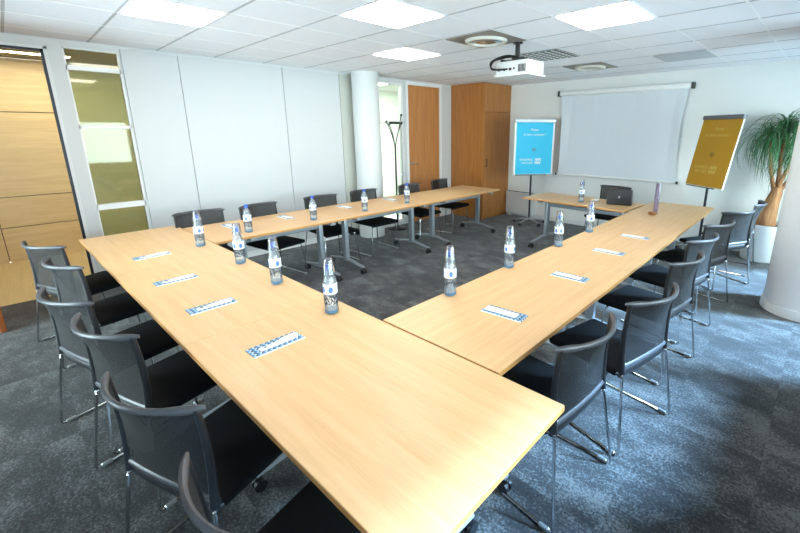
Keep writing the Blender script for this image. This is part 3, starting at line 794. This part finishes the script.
# ------------------------------------------------------------------ potted palm
t = thing('potted_palm', 'ponytail palm with swollen trunk in a white round pot', 'plant', (-.52, 6.92, 0))
bm = NB(); lathe(bm, [(0, 0), (.20, 0), (.215, .01), (.25, .47), (.255, .515), (.25, .52), (.238, .515), (.232, .47), (0, .46)], 48); obj('pot', bm, 'pot', t, True)
bm = NB(); lathe(bm, [(.233, .475), (.12, .49), (0, .495)], 32); obj('soil', bm, 'soil', t, True)
def wob(pts, r):
    bm = NB(); sweep(bm, pts, 1, 1, 16, up=(0, 1, 0), taper=r)
    for v in bm.verts:
        v.co.x += .006*math.sin(v.co.z*50+v.co.y*30); v.co.y += .006*math.sin(v.co.z*43+v.co.x*30)
    return bm
pts = [(0, 0, .47), (0, 0, .52), (.005, 0, .60), (.015, 0, .70), (.03, 0, .82), (.05, 0, .93), (.06, 0, 1.0), (.062, 0, 1.03)]
obj('trunk', wob(pts, [.105, .118, .112, .094, .078, .068, .062, .04]), 'bark', t, True)
tops = []
for br in ([(.03, 0, .96), (-.01, -.03, 1.10), (-.05, -.06, 1.28), (-.09, -.10, 1.50), (-.10, -.11, 1.62)],
           [(.07, 0, .96), (.08, -.03, 1.10), (.13, -.05, 1.28), (.16, -.05, 1.50), (.18, -.05, 1.68)],
           [(.08, .02, .96), (.14, .02, 1.08), (.24, .02, 1.22), (.30, .02, 1.40)],
           [(.05, .03, .96), (.04, .05, 1.15), (.02, .06, 1.40), (.02, .06, 1.74)]):
    n = len(br); obj('branch', wob(br, [.03-.017*i/(n-1) for i in range(n)]), 'bark', t, True); tops.append(Vector(br[-1]))
rnd = random.Random(3)
def rosette(bm, c, n, lmin, lmax, w0):
    for k in range(n):
        a = rnd.uniform(0, 2*PI); el = rnd.uniform(.05, 1.35); L = rnd.uniform(lmin, lmax); w = w0*rnd.uniform(.7, 1.2)
        d = Vector((math.cos(a), math.sin(a), 0)); side = Vector((-math.sin(a), math.cos(a), 0)); p = Vector(c)+Vector((rnd.uniform(-.02, .02), rnd.uniform(-.02, .02), rnd.uniform(-.05, .05)))
        m = 9; ang = el; droop = rnd.uniform(.26, .44); path = [p.copy()]
        for i in range(m):
            p = p + (d*math.cos(ang)+Vector((0, 0, math.sin(ang))))*(L/m); ang -= droop
            if p.y+t.location.y > WY-.03: p.y = WY-.03-t.location.y
            path.append(p.copy())
        bad = False; last = None       # leaves grow around the flip chart, not through it
        for q_ in path:
            wx, wy, wz = q_.x+t.location.x, q_.y+t.location.y, q_.z
            al = (wx+1.258)*.798-(wy-6.669)*.602; ds = (wx+1.258)*.6+(wy-6.669)*.8-(wz-.972)*.169
            if abs(al) < .42 and .85 < wz < 2.05:
                if abs(ds) < .05 or (last is not None and last*ds < 0): bad = True
            last = ds
        if bad: continue
        prev = None
        for i, p in enumerate(path):
            ww = w*(1-.9*(i/m)**1.6)
            l = bm.verts.new(p-side*ww); r = bm.verts.new(p+side*ww); mid = bm.verts.new(p-Vector((0, 0, ww*.4)))
            if prev: bm.faces.new((prev[0], prev[1], mid, l)); bm.faces.new((prev[1], prev[2], r, mid))
            prev = (l, mid, r)
for k, (c, n) in enumerate(zip(tops, (110, 100, 80, 110))):
    bm = NB(); rosette(bm, c, n, .55, 1.0, .008); o = obj('foliage', bm, 'leafg', t, True)
bm = NB(); rosette(bm, tops[1]+Vector((.05, -.05, .08)), 14, .2, .4, .018); obj('young_leaves', bm, 'leaf2', t, True)

# ------------------------------------------------------------------ outside, light, camera
struct('ground_outside', box(NB(), -12, 14, -14, 16, -3.2, -3.1), 'concrete')
w = bpy.data.worlds.new('sky'); S.world = w; w.use_nodes = True
nt = w.node_tree; bg = nt.nodes['Background']
bg.inputs['Color'].default_value = (.78, .88, 1.0, 1); bg.inputs['Strength'].default_value = 13.0
def portal(loc, rot, sx, sy):
    l = bpy.data.lights.new('window_portal', 'AREA'); l.shape = 'RECTANGLE'; l.size = sx; l.size_y = sy; l.cycles.is_portal = True
    o = bpy.data.objects.new('window_portal', l); COL.objects.link(o); o.location = loc; o.rotation_euler = rot
for a, b in wins_r:
    SILL, WT = win_z(False, a); portal((RX+.11, (a+b)/2, (SILL+WT)/2), (0, PI/2, 0), WT-SILL, b-a)
for a, b in wins_n: portal(((a+b)/2, NY-.11, (SN+WN)/2), (PI/2, 0, 0), b-a, WN-SN)

sl = bpy.data.lights.new('daylight', 'SUN'); sl.energy = 90.0; sl.color = (.36, .60, 1.0); sl.angle = math.radians(15)
so = bpy.data.objects.new('daylight', sl); COL.objects.link(so); so.location = (6, 4, 6)
el, az = math.radians(37), math.radians(28)
so.rotation_euler = Vector((math.cos(el)*math.cos(az), math.cos(el)*math.sin(az), math.sin(el))).to_track_quat('Z', 'Y').to_euler()
cam = bpy.data.cameras.new('camera'); co = bpy.data.objects.new('camera', cam); COL.objects.link(co); S.camera = co
co.location = (0, 0, 1.74); co.rotation_euler = (PI/2-.251179, 0, .7517257)
cam.sensor_fit = 'HORIZONTAL'; cam.sensor_width = 36; cam.lens = 404.608/800*36
cam.shift_x = -(448.041-400)/800; cam.shift_y = -(266.5-234.788)/800
cam.clip_start = .02
vs = S.view_settings; vs.view_transform = 'Standard'; vs.look = 'None'; vs.gamma = 1; vs.use_curve_mapping = False; vs.exposure = 0.9
S.cycles.use_denoising = True
S.cycles.max_bounces = 10; S.cycles.diffuse_bounces = 5; S.cycles.transparent_max_bounces = 16; S.cycles.sample_clamp_indirect = 6
S.cycles.caustics_reflective = False; S.cycles.caustics_refractive = False
